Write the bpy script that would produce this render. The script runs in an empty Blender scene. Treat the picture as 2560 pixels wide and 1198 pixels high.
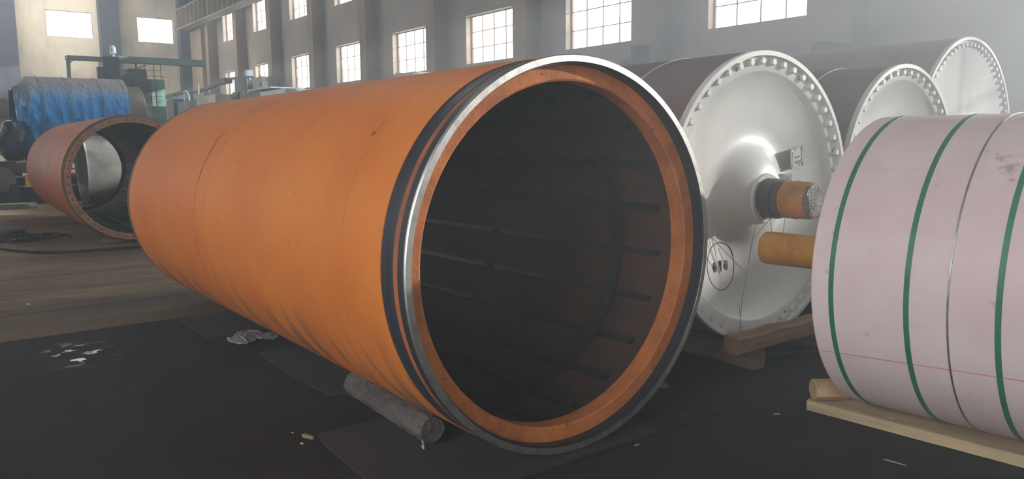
import bpy, bmesh, math, random
from mathutils import Vector, Matrix, noise
PI = math.pi
SC = bpy.context.scene
COL = SC.collection
rnd = random.Random(7)

# ------------------------------------------------------------------ mesh building
class MB:
    def __init__(s): s.v = []; s.f = []; s.sm = []; s.cx = None
    def add(s, vs, fs, smooth=False):
        b = len(s.v); s.v += [tuple(v) for v in vs]
        for f in fs: s.f.append([b + i for i in f]); s.sm.append(smooth)
        return s
    def box(s, x0, y0, z0, x1, y1, z1, M=None):
        vs = [Vector(p) for p in ((x0,y0,z0),(x1,y0,z0),(x1,y1,z0),(x0,y1,z0),(x0,y0,z1),(x1,y0,z1),(x1,y1,z1),(x0,y1,z1))]
        if M is not None: vs = [M @ v for v in vs]
        return s.add(vs, [(0,3,2,1),(4,5,6,7),(0,1,5,4),(1,2,6,5),(2,3,7,6),(3,0,4,7)])
    def lathe(s, prof, n=96, a0=0.0, a1=2*PI, closed=False, smooth=True, cx=(0,0)):
        # prof: (x, r) pairs, turned about the x axis; angle from +y towards +z
        full = abs(a1 - a0 - 2*PI) < 1e-6
        m = n if full else n + 1
        vs = []
        for i in range(m):
            a = a0 + (a1 - a0) * i / n
            for x, r in prof: vs.append((x, cx[0] + r*math.cos(a), cx[1] + r*math.sin(a)))
        k = len(prof); fs = []
        kk = k if closed else k - 1
        for i in range(n):
            j = (i + 1) % m
            for q in range(kk):
                p = (q + 1) % k
                fs.append((i*k+q, i*k+p, j*k+p, j*k+q))
        s.add(vs, fs, smooth)
        if not full and closed:
            s.add([vs[q] for q in range(k)], [tuple(range(k))])
            s.add([vs[(m-1)*k+q] for q in range(k)], [tuple(reversed(range(k)))])
        return s
    def tube(s, pts, r, n=8, smooth=True, caps=True):
        pts = [Vector(p) for p in pts]; k = len(pts)
        rr = r if isinstance(r, (list, tuple)) else [r]*k
        vs = []; up = None
        for i, p in enumerate(pts):
            t = (pts[min(i+1,k-1)] - pts[max(i-1,0)]).normalized()
            if up is None:
                up = Vector((0,0,1)) if abs(t.z) < .9 else Vector((1,0,0))
            u = (up - t*up.dot(t)).normalized(); w = t.cross(u); up = u
            for j in range(n):
                a = 2*PI*(j+.5)/n
                vs.append(p + (u*math.cos(a) + w*math.sin(a))*rr[i])
        fs = [(i*n+j, i*n+(j+1)%n, (i+1)*n+(j+1)%n, (i+1)*n+j) for i in range(k-1) for j in range(n)]
        s.add(vs, fs, smooth)
        if caps:
            s.add(vs[:n], [tuple(reversed(range(n)))]); s.add(vs[-n:], [tuple(range(n))])
        return s
    def prism(s, poly, t0, t1, plane='yz'):
        # polygon extruded along the remaining axis
        def P(a, b, t): return {'yz':(t,a,b), 'xz':(a,t,b), 'xy':(a,b,t)}[plane]
        n = len(poly)
        vs = [P(a,b,t0) for a,b in poly] + [P(a,b,t1) for a,b in poly]
        return s.add(vs, [tuple(reversed(range(n))), tuple(range(n,2*n))] + [(i,(i+1)%n,n+(i+1)%n,n+i) for i in range(n)])
    def build(s, name, mat, parent=None, loc=None, bevel=0, rot=None, recalc=True, sharp=None, merge=True):
        me = bpy.data.meshes.new(name); me.from_pydata(s.v, [], s.f); me.update()
        bm = bmesh.new(); bm.from_mesh(me)
        for f, q in zip(bm.faces, s.sm): f.smooth = q
        if merge: bmesh.ops.remove_doubles(bm, verts=bm.verts, dist=1e-5)
        if recalc: bmesh.ops.recalc_face_normals(bm, faces=bm.faces)
        bm.to_mesh(me); bm.free()
        try: me.set_sharp_from_angle(angle=math.radians(32))
        except Exception: pass
        me.materials.append(mat)
        o = bpy.data.objects.new(name, me); COL.objects.link(o)
        if parent: o.parent = parent
        if loc: o.location = loc
        if rot: o.rotation_euler = rot
        if bevel:
            m = o.modifiers.new('bevel', 'BEVEL'); m.width = bevel; m.segments = 2; m.limit_method = 'ANGLE'
        return o

def tag(o, label=None, cat=None, group=None, kind=None):
    if label: o['label'] = label
    if cat: o['category'] = cat
    if group: o['group'] = group
    if kind: o['kind'] = kind
    return o
def thing(name, loc, label, cat, group=None, rz=0):
    o = bpy.data.objects.new(name, None); COL.objects.link(o); o.location = loc; o.rotation_euler = (0,0,rz)
    o.empty_display_size = .1
    return tag(o, label, cat, group)
def struct(o): o['kind'] = 'structure'; return o

# ------------------------------------------------------------------ materials
def lin(c):
    f = lambda u: u/12.92 if u <= .04045 else ((u+.055)/1.055)**2.4
    return tuple(f(v/255) for v in c) + (1,)
class NT:
    def __init__(s, name):
        s.m = bpy.data.materials.new(name); s.m.use_nodes = True; s.t = s.m.node_tree; s.t.nodes.clear()
        s.out = s.n('ShaderNodeOutputMaterial')
    def n(s, ty, **k):
        o = s.t.nodes.new(ty)
        for a, b in k.items():
            if a.startswith('i_'): o.inputs[a[2:].replace('_',' ')].default_value = b
            else: setattr(o, a, b)
        return o
    def l(s, a, b): s.t.links.new(a, b)
    def math(s, op, a, b=None, c=None, clamp=False):
        o = s.n('ShaderNodeMath', operation=op); o.use_clamp = clamp
        for i, v in enumerate((a, b, c)):
            if v is None: continue
            if isinstance(v, (int, float)): o.inputs[i].default_value = v
            else: s.l(v, o.inputs[i])
        return o.outputs[0]
    def mixc(s, fac, a, b, mode='MIX'):
        o = s.n('ShaderNodeMix', data_type='RGBA', blend_type=mode)
        for i, v in ((0, fac), (6, a), (7, b)):
            if isinstance(v, (int, float, tuple)): o.inputs[i].default_value = v
            else: s.l(v, o.inputs[i])
        return o.outputs[2]
    def ramp(s, v, lo, hi):
        o = s.n('ShaderNodeMapRange', interpolation_type='SMOOTHSTEP'); s.l(v, o.inputs[0])
        o.inputs[1].default_value = lo; o.inputs[2].default_value = hi
        return o.outputs[0]
    def co(s): return s.n('ShaderNodeTexCoord').outputs['Object']
    def noise(s, vec, scale, detail=4, rough=.6, stretch=None):
        if stretch:
            m = s.n('ShaderNodeMapping'); m.inputs['Scale'].default_value = stretch; s.l(vec, m.inputs[0]); vec = m.outputs[0]
        o = s.n('ShaderNodeTexNoise'); o.inputs['Scale'].default_value = scale; o.inputs['Detail'].default_value = detail
        o.inputs['Roughness'].default_value = rough; s.l(vec, o.inputs['Vector']); return o.outputs[0]
    def pbr(s, color, rough=.6, metal=0, bump=None, bstr=.3, bdist=.01, coat=0, spec=.5):
        p = s.n('ShaderNodeBsdfPrincipled')
        for k, v in (('Base Color', color), ('Roughness', rough), ('Metallic', metal), ('Specular IOR Level', spec)):
            if isinstance(v, (int, float, tuple)): p.inputs[k].default_value = v
            else: s.l(v, p.inputs[k])
        p.inputs['Coat Weight'].default_value = coat
        if bump is not None:
            b = s.n('ShaderNodeBump'); b.inputs['Strength'].default_value = bstr; b.inputs['Distance'].default_value = bdist
            s.l(bump, b.inputs['Height']); s.l(b.outputs[0], p.inputs['Normal'])
        s.l(p.outputs[0], s.out.inputs[0]); return s.m

def simple(name, c1, c2, scale=3, rough=.6, metal=0, bstr=.2, bdist=.005, stretch=None, lo=.35, hi=.7, coat=0, spec=.5, bscale=None, c3=None):
    t = NT(name); co = t.co()
    n1 = t.noise(co, scale, 6, .65, stretch)
    c = t.mixc(t.ramp(n1, lo, hi), lin(c1), lin(c2))
    if c3: c = t.mixc(t.ramp(t.noise(co, scale*5.3, 5, .7, stretch), .58, .72), c, lin(c3))
    n2 = t.noise(co, bscale or scale*8, 4, .6, stretch)
    return t.pbr(c, rough, metal, n2, bstr, bdist, coat, spec)

def polar(t, co):
    s = t.n('ShaderNodeSeparateXYZ'); t.l(co, s.inputs[0])
    return s.outputs[0], t.math('ARCTAN2', s.outputs[2], s.outputs[1]), s.outputs
def pvec(t, x, a, sx, sa):
    c = t.n('ShaderNodeCombineXYZ'); t.l(t.math('MULTIPLY', x, sx), c.inputs[0]); t.l(t.math('MULTIPLY', a, sa), c.inputs[1]); return c.outputs[0]
def near(t, v, c, w, soft=.5):
    # 1 where |v-c|<w, soft edge
    d = t.math('ABSOLUTE', t.math('SUBTRACT', v, c)); r = t.ramp(d, w*soft, w*1.0)
    return t.math('SUBTRACT', 1.0, r)

def orange_shell(name, base1, base2, marks=True):
    t = NT(name); co = t.co(); x, a, xyz = polar(t, co)
    c = t.mixc(t.ramp(t.noise(co, 1.1, 5, .6), .3, .7), lin(base1), lin(base2))
    c = t.mixc(t.math('MULTIPLY', t.ramp(t.noise(co, 30, 4, .7), .5, .75), .18), c, lin((150,84,44)))
    # dirt rolled round the girth: streaks long along the angle, narrow along x
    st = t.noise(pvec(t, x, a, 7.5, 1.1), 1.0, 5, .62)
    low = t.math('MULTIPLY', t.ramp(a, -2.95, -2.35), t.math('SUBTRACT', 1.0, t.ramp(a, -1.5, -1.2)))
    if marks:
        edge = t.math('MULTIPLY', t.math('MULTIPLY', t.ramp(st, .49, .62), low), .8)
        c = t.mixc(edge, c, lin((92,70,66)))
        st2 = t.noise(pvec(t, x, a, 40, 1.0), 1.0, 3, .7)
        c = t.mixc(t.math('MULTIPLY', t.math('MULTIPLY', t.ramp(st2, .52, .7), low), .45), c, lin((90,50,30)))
        fine = t.noise(pvec(t, x, a, 26, .6), 1.0, 3, .7)
        c = t.mixc(t.math('MULTIPLY', t.ramp(fine, .6, .8), .25), c, lin((140,76,40)))
        # weld seams running round the shell
        wob = t.math('MULTIPLY', t.math('SUBTRACT', t.noise(co, 1.5, 2), .5), .02)
        xx = t.math('ADD', x, wob)
        for sx, w, s_ in ((-2.846,.010,.55), (-2.64,.007,.5), (-1.18,.006,.3), (-4.0,.005,.25), (-.58,.006,.25)):
            c = t.mixc(t.math('MULTIPLY', t.math('MULTIPLY', near(t, xx, sx, w), t.ramp(t.noise(pvec(t,x,a,1,2.5),1,3), .35,.6)), s_), c, lin((70,38,24)))
        dk = t.math('MULTIPLY', near(t, xx, -2.846, .012), near(t, a, 2.62, .27))
        c = t.mixc(t.math('MULTIPLY', dk, .9), c, lin((40,28,24)))
        # single scuffs
        for sx, sa, w, ha, k in ((-.612,2.46,.030,.020,.75), (-1.55,3.09,.006,.022,.7), (-1.18,2.83,.020,.02,.3), (-2.22,2.66,.022,.018,.45), (-2.3,3.09,.09,.012,.25), (-2.1,3.02,.12,.008,.2), (-1.3,-2.69,.006,.03,.5),(-.60,2.40,.012,.055,.5)):
            m = t.math('MULTIPLY', near(t, x, sx, w, .2), near(t, a, sa, ha, .2))
            c = t.mixc(t.math('MULTIPLY', m, k), c, lin((60,48,44)))
    return t.pbr(c, .62, 0, t.noise(co, 60, 4, .6), .12, .004, spec=.35)

def conc(name, c1, c2, c3):
    t = NT(name); co = t.co()
    c = t.mixc(t.ramp(t.noise(co, .35, 6, .65), .35, .65), lin(c1), lin(c2))
    c = t.mixc(t.math('MULTIPLY', t.ramp(t.noise(co, .9, 6, .7, (1.6,1.6,.35)), .5, .75), .6), c, lin(c3))
    c = t.mixc(t.math('MULTIPLY', t.ramp(t.noise(co, 2.4, 5, .8, (1,1,1.4)), .66, .74), .55), c, lin((c3[0]*.6, c3[1]*.6, c3[2]*.6)))
    return t.pbr(c, .85, 0, t.noise(co, 6, 6, .7), .35, .03, spec=.25)

M = {}
M['wall'] = conc('wall_concrete', (158,144,126), (128,118,106), (98,90,82))
M['endwall'] = conc('end_wall_plaster', (206,190,162), (172,158,136), (124,114,102))
M['pier'] = conc('pier_concrete', (150,130,104), (120,104,84), (86,78,70))
M['darkpier'] = conc('dark_pier', (62,62,66), (50,50,54), (42,42,46))
M['ceil'] = simple('ceiling_paint', (120,116,110), (95,92,88), 1)
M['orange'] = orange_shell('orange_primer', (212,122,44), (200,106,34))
M['orangeB'] = orange_shell('dull_orange_primer', (196,98,38), (170,80,28), False)
M['rust'] = simple('rust_flange', (204,120,58), (162,92,44), 6, .75, 0, .5, .006, c3=(104,56,36))
M['rustdark'] = simple('brown_rust', (112,78,58), (84,62,50), 5, .75, 0, .5, .006)
M['rustlight'] = simple('tan_rust', (160,116,86), (128,90,68), 5, .75, 0, .5, .006)
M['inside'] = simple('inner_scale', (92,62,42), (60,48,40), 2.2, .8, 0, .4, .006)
M['rib'] = simple('black_rib_steel', (58,58,62), (38,36,38), 14, .5, .3, .5, .004, c3=(110,104,100))
M['band'] = simple('dark_machined_band', (50,52,58), (40,42,48), 3, .5, .2, .15, .003, stretch=(6,1,1))
M['bandrust'] = simple('rust_groove', (168,92,48), (96,66,50), 2.5, .7)
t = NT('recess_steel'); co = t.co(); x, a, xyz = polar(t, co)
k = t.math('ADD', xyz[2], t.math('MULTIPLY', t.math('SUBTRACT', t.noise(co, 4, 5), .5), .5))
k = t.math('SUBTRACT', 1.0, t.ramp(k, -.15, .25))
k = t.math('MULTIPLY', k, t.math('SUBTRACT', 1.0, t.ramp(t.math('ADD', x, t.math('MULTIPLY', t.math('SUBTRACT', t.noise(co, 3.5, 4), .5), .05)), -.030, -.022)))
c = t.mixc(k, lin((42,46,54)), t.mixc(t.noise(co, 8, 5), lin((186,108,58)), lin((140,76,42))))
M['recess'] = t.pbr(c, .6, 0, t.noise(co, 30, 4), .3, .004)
M['silver'] = simple('bare_machined_steel', (206,206,200), (176,176,170), 14, .40, .95, .25, .002, c3=(196,190,176))
M['cream'] = simple('cream_white_paint', (222,224,218), (212,214,208), 2.5, .38, 0, .1, .004, coat=.15)
M['mauve'] = simple('grey_primer_shell', (126,112,110), (110,98,98), 1.4, .7, 0, .1, .003)
M['pink'] = None
t = NT('pink_wrap'); co = t.co(); x, a, xyz = polar(t, co)
c = t.mixc(t.ramp(t.noise(co, 1.6, 5, .6), .35, .65), lin((224,202,199)), lin((212,186,182)))
c = t.mixc(t.math('MULTIPLY', t.ramp(t.noise(pvec(t, x, a, 1.5, 9), 1, 5, .7), .55, .75), .25), c, lin((176,150,150)))
sm = t.math('MULTIPLY', t.ramp(t.noise(co, 5, 6, .75), .62, .72), .6)
c = t.mixc(sm, c, lin((120,84,84)))
c = t.mixc(t.math('MULTIPLY', near(t, t.math('ADD', a, t.math('MULTIPLY', x, .09)), -2.63, .006), .8), c, lin((224,120,128)))
c = t.mixc(t.math('MULTIPLY', t.ramp(a, -2.63, -2.6), 0.0), c, lin((160,120,118)))
M['pink'] = t.pbr(c, .45, 0, t.noise(pvec(t, x, a, 3, 14), 1, 5, .6), .12, .006, spec=.4)
M['green'] = simple('green_strap', (24,116,78), (16,96,62), 8, .45)
M['wire'] = simple('steel_wire', (170,170,176), (130,130,136), 20, .35, .8)
M['whitestrap'] = simple('white_strap', (226,224,216), (200,196,190), 20, .5)
M['yellow'] = simple('yellow_grease_paper', (196,138,40), (174,112,30), 5, .4, 0, .5, .01, c3=(214,168,84), coat=.2)
M['tape'] = simple('ochre_wrap', (184,128,60), (150,96,48), 6, .45, 0, .5, .01, c3=(116,82,58))
M['greytape'] = simple('grey_wrap', (84,82,84), (58,58,66), 6, .4, .2, .5, .008)
M['foil'] = simple('crumpled_foil', (156,154,146), (84,82,78), 9, .4, .35, 1.0, .02)
M['plate'] = simple('dull_plate', (150,146,136), (96,92,86), 30, .35, .6, .3, .001)
M['wood'] = simple('weathered_timber', (150,120,92), (112,90,72), 4, .8, 0, .5, .006, stretch=(.6,6,6), c3=(84,66,56))
M['woody'] = simple('weathered_timber_across', (146,122,92), (104,88,72), 4, .8, 0, .6, .006, stretch=(6,.6,6), c3=(78,64,54))
M['plank'] = simple('pale_plank', (196,170,124), (150,134,112), 2.2, .75, 0, .4, .004, stretch=(.5,5,5), c3=(116,112,108))
M['fresh'] = simple('fresh_cut_wood', (196,164,122), (164,128,92), 7, .7, 0, .4, .004)
M['log'] = simple('grimy_log', (100,88,82), (62,56,56), 5, .9, 0, 1.0, .04, stretch=(.8,1.5,1.5), c3=(34,31,33), bscale=16)
t = NT('tarp_blue'); co = t.co(); s = t.n('ShaderNodeSeparateXYZ'); t.l(co, s.inputs[0])
dust = t.math('MULTIPLY', t.ramp(t.math('ADD', s.outputs[2], t.math('MULTIPLY', t.noise(co, 1.6, 5), .7)), 2.75, 3.45), .9)
c = t.mixc(t.ramp(t.noise(co, 1.4, 4, .6), .35, .65), lin((50,146,226)), lin((90,184,240)))
c = t.mixc(dust, c, lin((178,168,156)))
M['tarp'] = t.pbr(c, t.math('ADD', .16, t.math('MULTIPLY', dust, .5)), 0, t.noise(co, 4.5, 5, .6, (1,1.4,.5)), 1.0, .16)
M['navy'] = simple('navy_plastic', (26,40,66), (16,26,46), 3, .25, 0, 1.0, .06, bscale=5)
M['greyroll'] = simple('grey_steel_roll', (120,112,100), (96,90,82), 1.5, .6, .2)
M['tanroll'] = simple('tan_roll', (176,152,116), (146,126,100), 1.5, .6)
M['bare'] = simple('bare_steel_ring', (120,116,108), (88,86,82), 2.2, .5, .45)
M['dkmach'] = simple('dark_machine', (48,50,54), (34,36,40), 2, .5, .2)
M['blmach'] = simple('blue_black_machine', (52,60,70), (38,44,52), 1.5, .6)
M['gnmach'] = simple('green_machine', (104,140,122), (78,110,98), 1.2, .6, 0, c3=(60,84,78))
M['gnbeam'] = simple('green_grey_beam', (106,132,124), (96,112,106), 1, .6)
M['beige'] = simple('beige_box', (168,160,140), (140,134,118), 3, .6)
M['lightgrey'] = simple('light_grey_sheet', (160,168,176), (136,144,150), 2, .5)
M['chrome'] = simple('bright_steel', (214,216,222), (180,182,190), 8, .25, .8)
M['black'] = simple('black_rubber', (34,32,32), (24,23,24), 9, .6)
M['mat'] = simple('rubber_mat', (54,50,48), (44,40,38), 1.7, .85, 0, .35, .004, bscale=30, c3=(46,43,44))
M['debris'] = simple('pale_debris', (196,188,178), (156,148,140), 30, .6)
M['sheetpl'] = simple('dirty_plastic', (150,148,146), (120,118,116), 9, .4, 0, .9, .02)
M['splinter'] = simple('splinter', (176,132,104), (140,104,84), 20, .7)
M['yellow2'] = simple('yellow_mark', (220,190,60), (200,170,50), 5, .5)
M['redpipe'] = simple('red_pipe', (210,80,50), (170,50,40), 5, .4)
M['brownframe'] = simple('rusty_window_bars', (120,88,66), (96,72,56), 6, .8)
M['glow_reveal'] = simple('sun_glow_reveal', (232,180,120), (206,150,96), 4, .8)  # warm sun glow on the window jambs, put into the colour
# floor
t = NT('floor'); g = t.n('ShaderNodeNewGeometry').outputs['Position']; sp = t.n('ShaderNodeSeparateXYZ'); t.l(g, sp.inputs[0])
X, Y = sp.outputs[0], sp.outputs[1]
slab = t.mixc(t.ramp(t.noise(g, .8, 6, .65, (1,.35,1)), .35, .65), lin((158,134,104)), lin((116,98,78)))
slab = t.mixc(t.math('MULTIPLY', t.ramp(t.noise(g, 3, 5, .7, (2.2,.4,1)), .5, .7), .5), slab, lin((66,58,52)))
slab = t.mixc(t.math('MULTIPLY', t.ramp(t.math('ADD', X, t.math('MULTIPLY', t.noise(g, .9, 5), 1.6)), -8.6, -6.6), .6), slab, lin((62,54,48)))
rub = t.mixc(t.ramp(t.noise(g, .9, 6, .65), .35, .65), lin((52,48,45)), lin((42,38,36)))
rub = t.mixc(t.math('MULTIPLY', t.ramp(t.noise(g, 6, 6, .75), .55, .75), .5), rub, lin((40,37,38)))
wet = t.math('MULTIPLY', t.math('MULTIPLY', near(t, X, -6.1, .55, .2), near(t, Y, .83, .30, .2)), t.ramp(t.noise(g, 7, 3, .5, (1.4,1,1)), .56, .60))
isfar = t.ramp(t.math('ADD', X, t.math('MULTIPLY', t.noise(g, 2, 3), .0)), -6.82, -6.80)
c = t.mixc(isfar, slab, rub)
# joints between slabs every 1.05 m across the hall and one crack on the near side
u = t.math('FRACT', t.math('DIVIDE', t.math('ADD', t.math('ADD', X, 6.81), t.math('MULTIPLY', t.math('SUBTRACT', t.noise(g, .7, 4), .5), .05)), 1.05))
jn = t.math('SUBTRACT', 1.0, t.ramp(t.math('MINIMUM', u, t.math('SUBTRACT', 1.0, u)), .006, .018))
jn = t.math('MULTIPLY', t.math('MULTIPLY', jn, t.math('SUBTRACT', 1.0, t.ramp(X, -6.7, -6.6))), t.ramp(t.noise(g, .6, 3), .36, .46))
cr = near(t, t.math('ADD', X, t.math('MULTIPLY', t.math('SUBTRACT', t.noise(g, 3, 5, .7), .5), .03)), -2.535, .014, .3)
cr = t.math('MULTIPLY', cr, t.ramp(Y, 1.7, 1.9))
jj = t.math('MAXIMUM', jn, t.math('MULTIPLY', cr, .75))
c = t.mixc(jj, c, lin((26,22,20)))
c = t.mixc(wet, c, lin((30,29,30)))
rg = t.math('SUBTRACT', .86, t.math('MULTIPLY', wet, .80))
bh = t.math('ADD', t.math('MULTIPLY', t.noise(g, 22, 5, .7), .4), t.math('MULTIPLY', jj, -1.0))
bh = t.math('MULTIPLY', bh, t.math('SUBTRACT', 1.0, wet))
M['floor'] = t.pbr(c, rg, 0, bh, .5, .01, spec=t.math('ADD', .18, t.math('MULTIPLY', wet, .4)))
# window glass: dusty pane
t = NT('dusty_glass'); tr = t.n('ShaderNodeBsdfTransparent'); tr.inputs[0].default_value = (.94,.95,.96,1)
gl = t.n('ShaderNodeBsdfGlossy'); gl.inputs['Roughness'].default_value = .15
mx = t.n('ShaderNodeMixShader'); mx.inputs[0].default_value = .06; t.l(tr.outputs[0], mx.inputs[1]); t.l(gl.outputs[0], mx.inputs[2]); t.l(mx.outputs[0], t.out.inputs[0])
M['glass'] = t.m

# ------------------------------------------------------------------ the hall
XE, YW, H = -61.1, 17.5, 13.5
XB, YN = 14.0, -9.0
struct(MB().box(XE-1, YN-1, -.3, XB+1, YW+1, 0).build('floor', M['floor']))
sky = [(-59.5,-53,0,12),(-26,-18,6,9)]  # unseen roof openings, added to brighten the end wall and the tarpaulin
b = MB(); xs_ = sorted({XE-1, XB+1} | {q for r in sky for q in r[:2]}); ys_ = sorted({YN-1, YW+1} | {q for r in sky for q in r[2:]})
for xa, xb in zip(xs_, xs_[1:]):
    for ya, yb in zip(ys_, ys_[1:]):
        if not any(r[0] < (xa+xb)/2 < r[1] and r[2] < (ya+yb)/2 < r[3] for r in sky): b.box(xa, ya, H, xb, yb, H+.2)
struct(b.build('ceiling', M['ceil'], merge=False))

def wall_open(name, axis, at, thick, u0, u1, z0, z1, opens, mat):
    # axis 'y': plane y=at spanning x; axis 'x': plane x=at spanning y; thickness away from the room
    us = sorted(set([u0,u1] + [o[i] for o in opens for i in (0,1)])); zs = sorted(set([z0,z1] + [o[i] for o in opens for i in (2,3)]))
    def isop(u, z): return any(o[0] < u < o[1] and o[2] < z < o[3] for o in opens)
    P = (lambda u, d, z: (u, at+d, z)) if axis == 'y' else (lambda u, d, z: (at+d, u, z))
    b = MB()
    solid = {}
    for i in range(len(us)-1):
        for j in range(len(zs)-1):
            solid[i,j] = not isop((us[i]+us[i+1])/2, (zs[j]+zs[j+1])/2)
    for (i,j), s in solid.items():
        a, c, e, f = us[i], us[i+1], zs[j], zs[j+1]
        if s:
            for d in (0, thick): b.add([P(a,d,e),P(c,d,e),P(c,d,f),P(a,d,f)], [(0,1,2,3)])
        for di, dj, q in ((1,0,((c,e),(c,f))), (0,1,((a,f),(c,f)))):
            nb = solid.get((i+di,j+dj))
            if nb is not None and nb != s:
                (p0,w0),(p1,w1) = q
                b.add([P(p0,0,w0),P(p1,0,w1),P(p1,thick,w1),P(p0,thick,w0)], [(0,1,2,3)])
    return struct(b.build(name, mat, recalc=False))

PITCH = 5.83
lowx = [(-14.02 - PITCH*k, -11.06 - PITCH*k) for k in range(8)]
wins = []
for a, b_ in lowx:
    wins.append((a, b_, 4.4, 6.22)); wins.append((a, b_, 8.2, 10.03))
wins.append((-7.9, -5.2, 8.2, 10.03)); wins.append((-7.9,-6.2,4.4,6.22))
off = [(-1.6, 1.4, 3.5, 6.3), (1.7, 9.5, 4.42, 6.35), (-1.6, 3.0, 8.2, 10.0), (6.0, 9.5, 8.2, 10.0)]  # windows out of view, laid out to bring the sun onto the roll ends
wall_open('wall_right', 'y', YW, .35, XE-.4, XB+.4, 0, H, wins + off, M['wall'])
ends = [(7.9,10.68,8.6,10.34),(13.52,15.95,8.6,10.34),(1.6,4.3,8.6,10.34)]
wall_open('wall_front', 'x', XE, -.35, YN, YW, 0, H, ends, M['endwall'])
nearop = [(-60.3,-44,1.5,11.5),(-35,-31,2.6,7.4),(-5.6,-3.0,1.5,7.4),(-1.6,4.0,1.5,7.4)]  # unseen openings, placed and sized to light the rolls and end wall
wall_open('wall_left', 'y', YN, -.35, XE-.4, XB+.4, 0, H, nearop, M['wall'])
backop = [(-8.2,-3.2,0,5)]  # unseen opening, added to light the big drum's inside and flange
wall_open('wall_back', 'x', XB, .35, YN, YW, 0, H, backop, M['wall'])

wn = [0]
def window(axis, at, u0, u1, z0, z1, nu, nz, rt=.022):
    wn[0] += 1
    P = (lambda u, d, z: (u, at+d, z)) if axis == 'y' else (lambda u, d, z: (at+d, u, z))
    root = bpy.data.objects.new('window_%d' % wn[0], None); COL.objects.link(root); root.location = P((u0+u1)/2, 0, z0); struct(root)
    def loc(p): return tuple(Vector(p) - root.location)
    f = MB()
    def bar(a, b_, c, d, w=.03):
        p, q = P(a, -w, c), P(b_, w, d); f.box(*[min(p[i],q[i]) - root.location[i] for i in range(3)], *[max(p[i],q[i]) - root.location[i] for i in range(3)])
    e = .035
    bar(u0,u0+e,z0,z1); bar(u1-e,u1,z0,z1); bar(u0,u1,z0,z0+e); bar(u0,u1,z1-e,z1)
    for i in range(1,nu): u = u0+(u1-u0)*i/nu; bar(u-rt/2,u+rt/2,z0,z1,.02)
    for i in range(1,nz): z = z0+(z1-z0)*i/nz; bar(u0,u1,z-rt/2,z+rt/2,.02)
    f.build('window_frame', M['brownframe'], root)
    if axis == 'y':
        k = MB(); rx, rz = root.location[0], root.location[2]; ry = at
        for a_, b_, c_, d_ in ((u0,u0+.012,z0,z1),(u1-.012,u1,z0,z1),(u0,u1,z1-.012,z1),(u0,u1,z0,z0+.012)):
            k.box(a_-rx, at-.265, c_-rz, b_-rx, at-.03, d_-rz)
        k.build('window_lining', M['glow_reveal'], root)  # thin lining added to carry the painted glow
    g = MB(); p, q = P(u0+.01,-.004,z0+.01), P(u1-.01,.004,z1-.01)
    g.box(*[min(p[i],q[i]) - root.location[i] for i in range(3)], *[max(p[i],q[i]) - root.location[i] for i in range(3)])
    g.build('window_glass', M['glass'], root)
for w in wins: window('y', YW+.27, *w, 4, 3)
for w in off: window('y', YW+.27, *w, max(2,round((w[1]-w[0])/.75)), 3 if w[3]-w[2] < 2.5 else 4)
for w in ends: window('x', XE-.10, *w, 5, 3)

# engaged columns along the window wall, buttresses of the end wall
tn = [0]
def trim(b, mat, bev=0):
    tn[0] += 1
    return struct(b.build('trim_%d' % tn[0], mat, bevel=bev))
for k in range(10):
    xr = -9.5 - PITCH*k
    if xr - .62 < XE+.3: continue
    trim(MB().box(xr-.62, YW-.65, 0, xr, YW+.0, H), M['pier'])
trim(MB().box(-3.7,YW-.65,0,-3.1,YW,H), M['pier'])
trim(MB().box(XE, YW-.65, 0, XE+3.4, YW, 9.4), M['pier'])
for y0, y1 in ((4.94,6.12),(11.0,12.22),(16.2,16.85)):
    trim(MB().box(XE, y0, 0, XE+.8, y1, H), M['darkpier'] if y1 > 16 else M['darkpier'])
# crane runway girder on the columns of the window wall
b = MB(); gx0, gx1 = XE+.2, -34
b.box(gx0, 16.05, 9.55, gx1, 16.75, 9.62); b.box(gx0, 16.35, 9.62, gx1, 16.42, 10.9); b.box(gx0, 16.05, 10.9, gx1, 16.75, 10.97)
for k in range(26): b.box(gx0+.6+k*1.0, 16.08, 9.62, gx0+.66+k*1.0, 16.72, 10.9)
trim(b, M['pier'])

# ------------------------------------------------------------------ big rolls
def ring_holes(b, r0, r1, rb, n, hr, x, depth):
    # flat ring in the plane x with n round holes of radius hr at radius rb
    for i in range(n):
        a0, a1 = 2*PI*i/n, 2*PI*(i+1)/n; am = (a0+a1)/2
        P = lambda r, a, xx=x: (xx, r*math.cos(a), r*math.sin(a))
        outer = [P(r0,a0),P(r0,am),P(r0,a1),P(rb,a1),P(r1,a1),P(r1,am),P(r1,a0),P(rb,a0)]
        cy, cz = rb*math.cos(am), rb*math.sin(am)
        er = (math.cos(am), math.sin(am)); et = (-er[1], er[0])
        hole, back = [], []
        for k in range(8):
            ph = [(-1,-1),(-1,0),(-1,1),(0,1),(1,1),(1,0),(1,-1),(0,-1)][k]
            l = math.hypot(*ph); u, v = ph[0]/l*hr, ph[1]/l*hr
            hole.append((x, cy+er[0]*u+et[0]*v, cz+er[1]*u+et[1]*v)); back.append((x-depth, cy+er[0]*u+et[0]*v, cz+er[1]*u+et[1]*v))
        b.add(outer+hole, [(k,(k+1)%8,8+(k+1)%8,8+k) for k in range(8)])
        b.add(hole+back, [(k,(k+1)%8,8+(k+1)%8,8+k) for k in range(8)]+[(8,9,10,11,12,13,14,15)])

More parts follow.
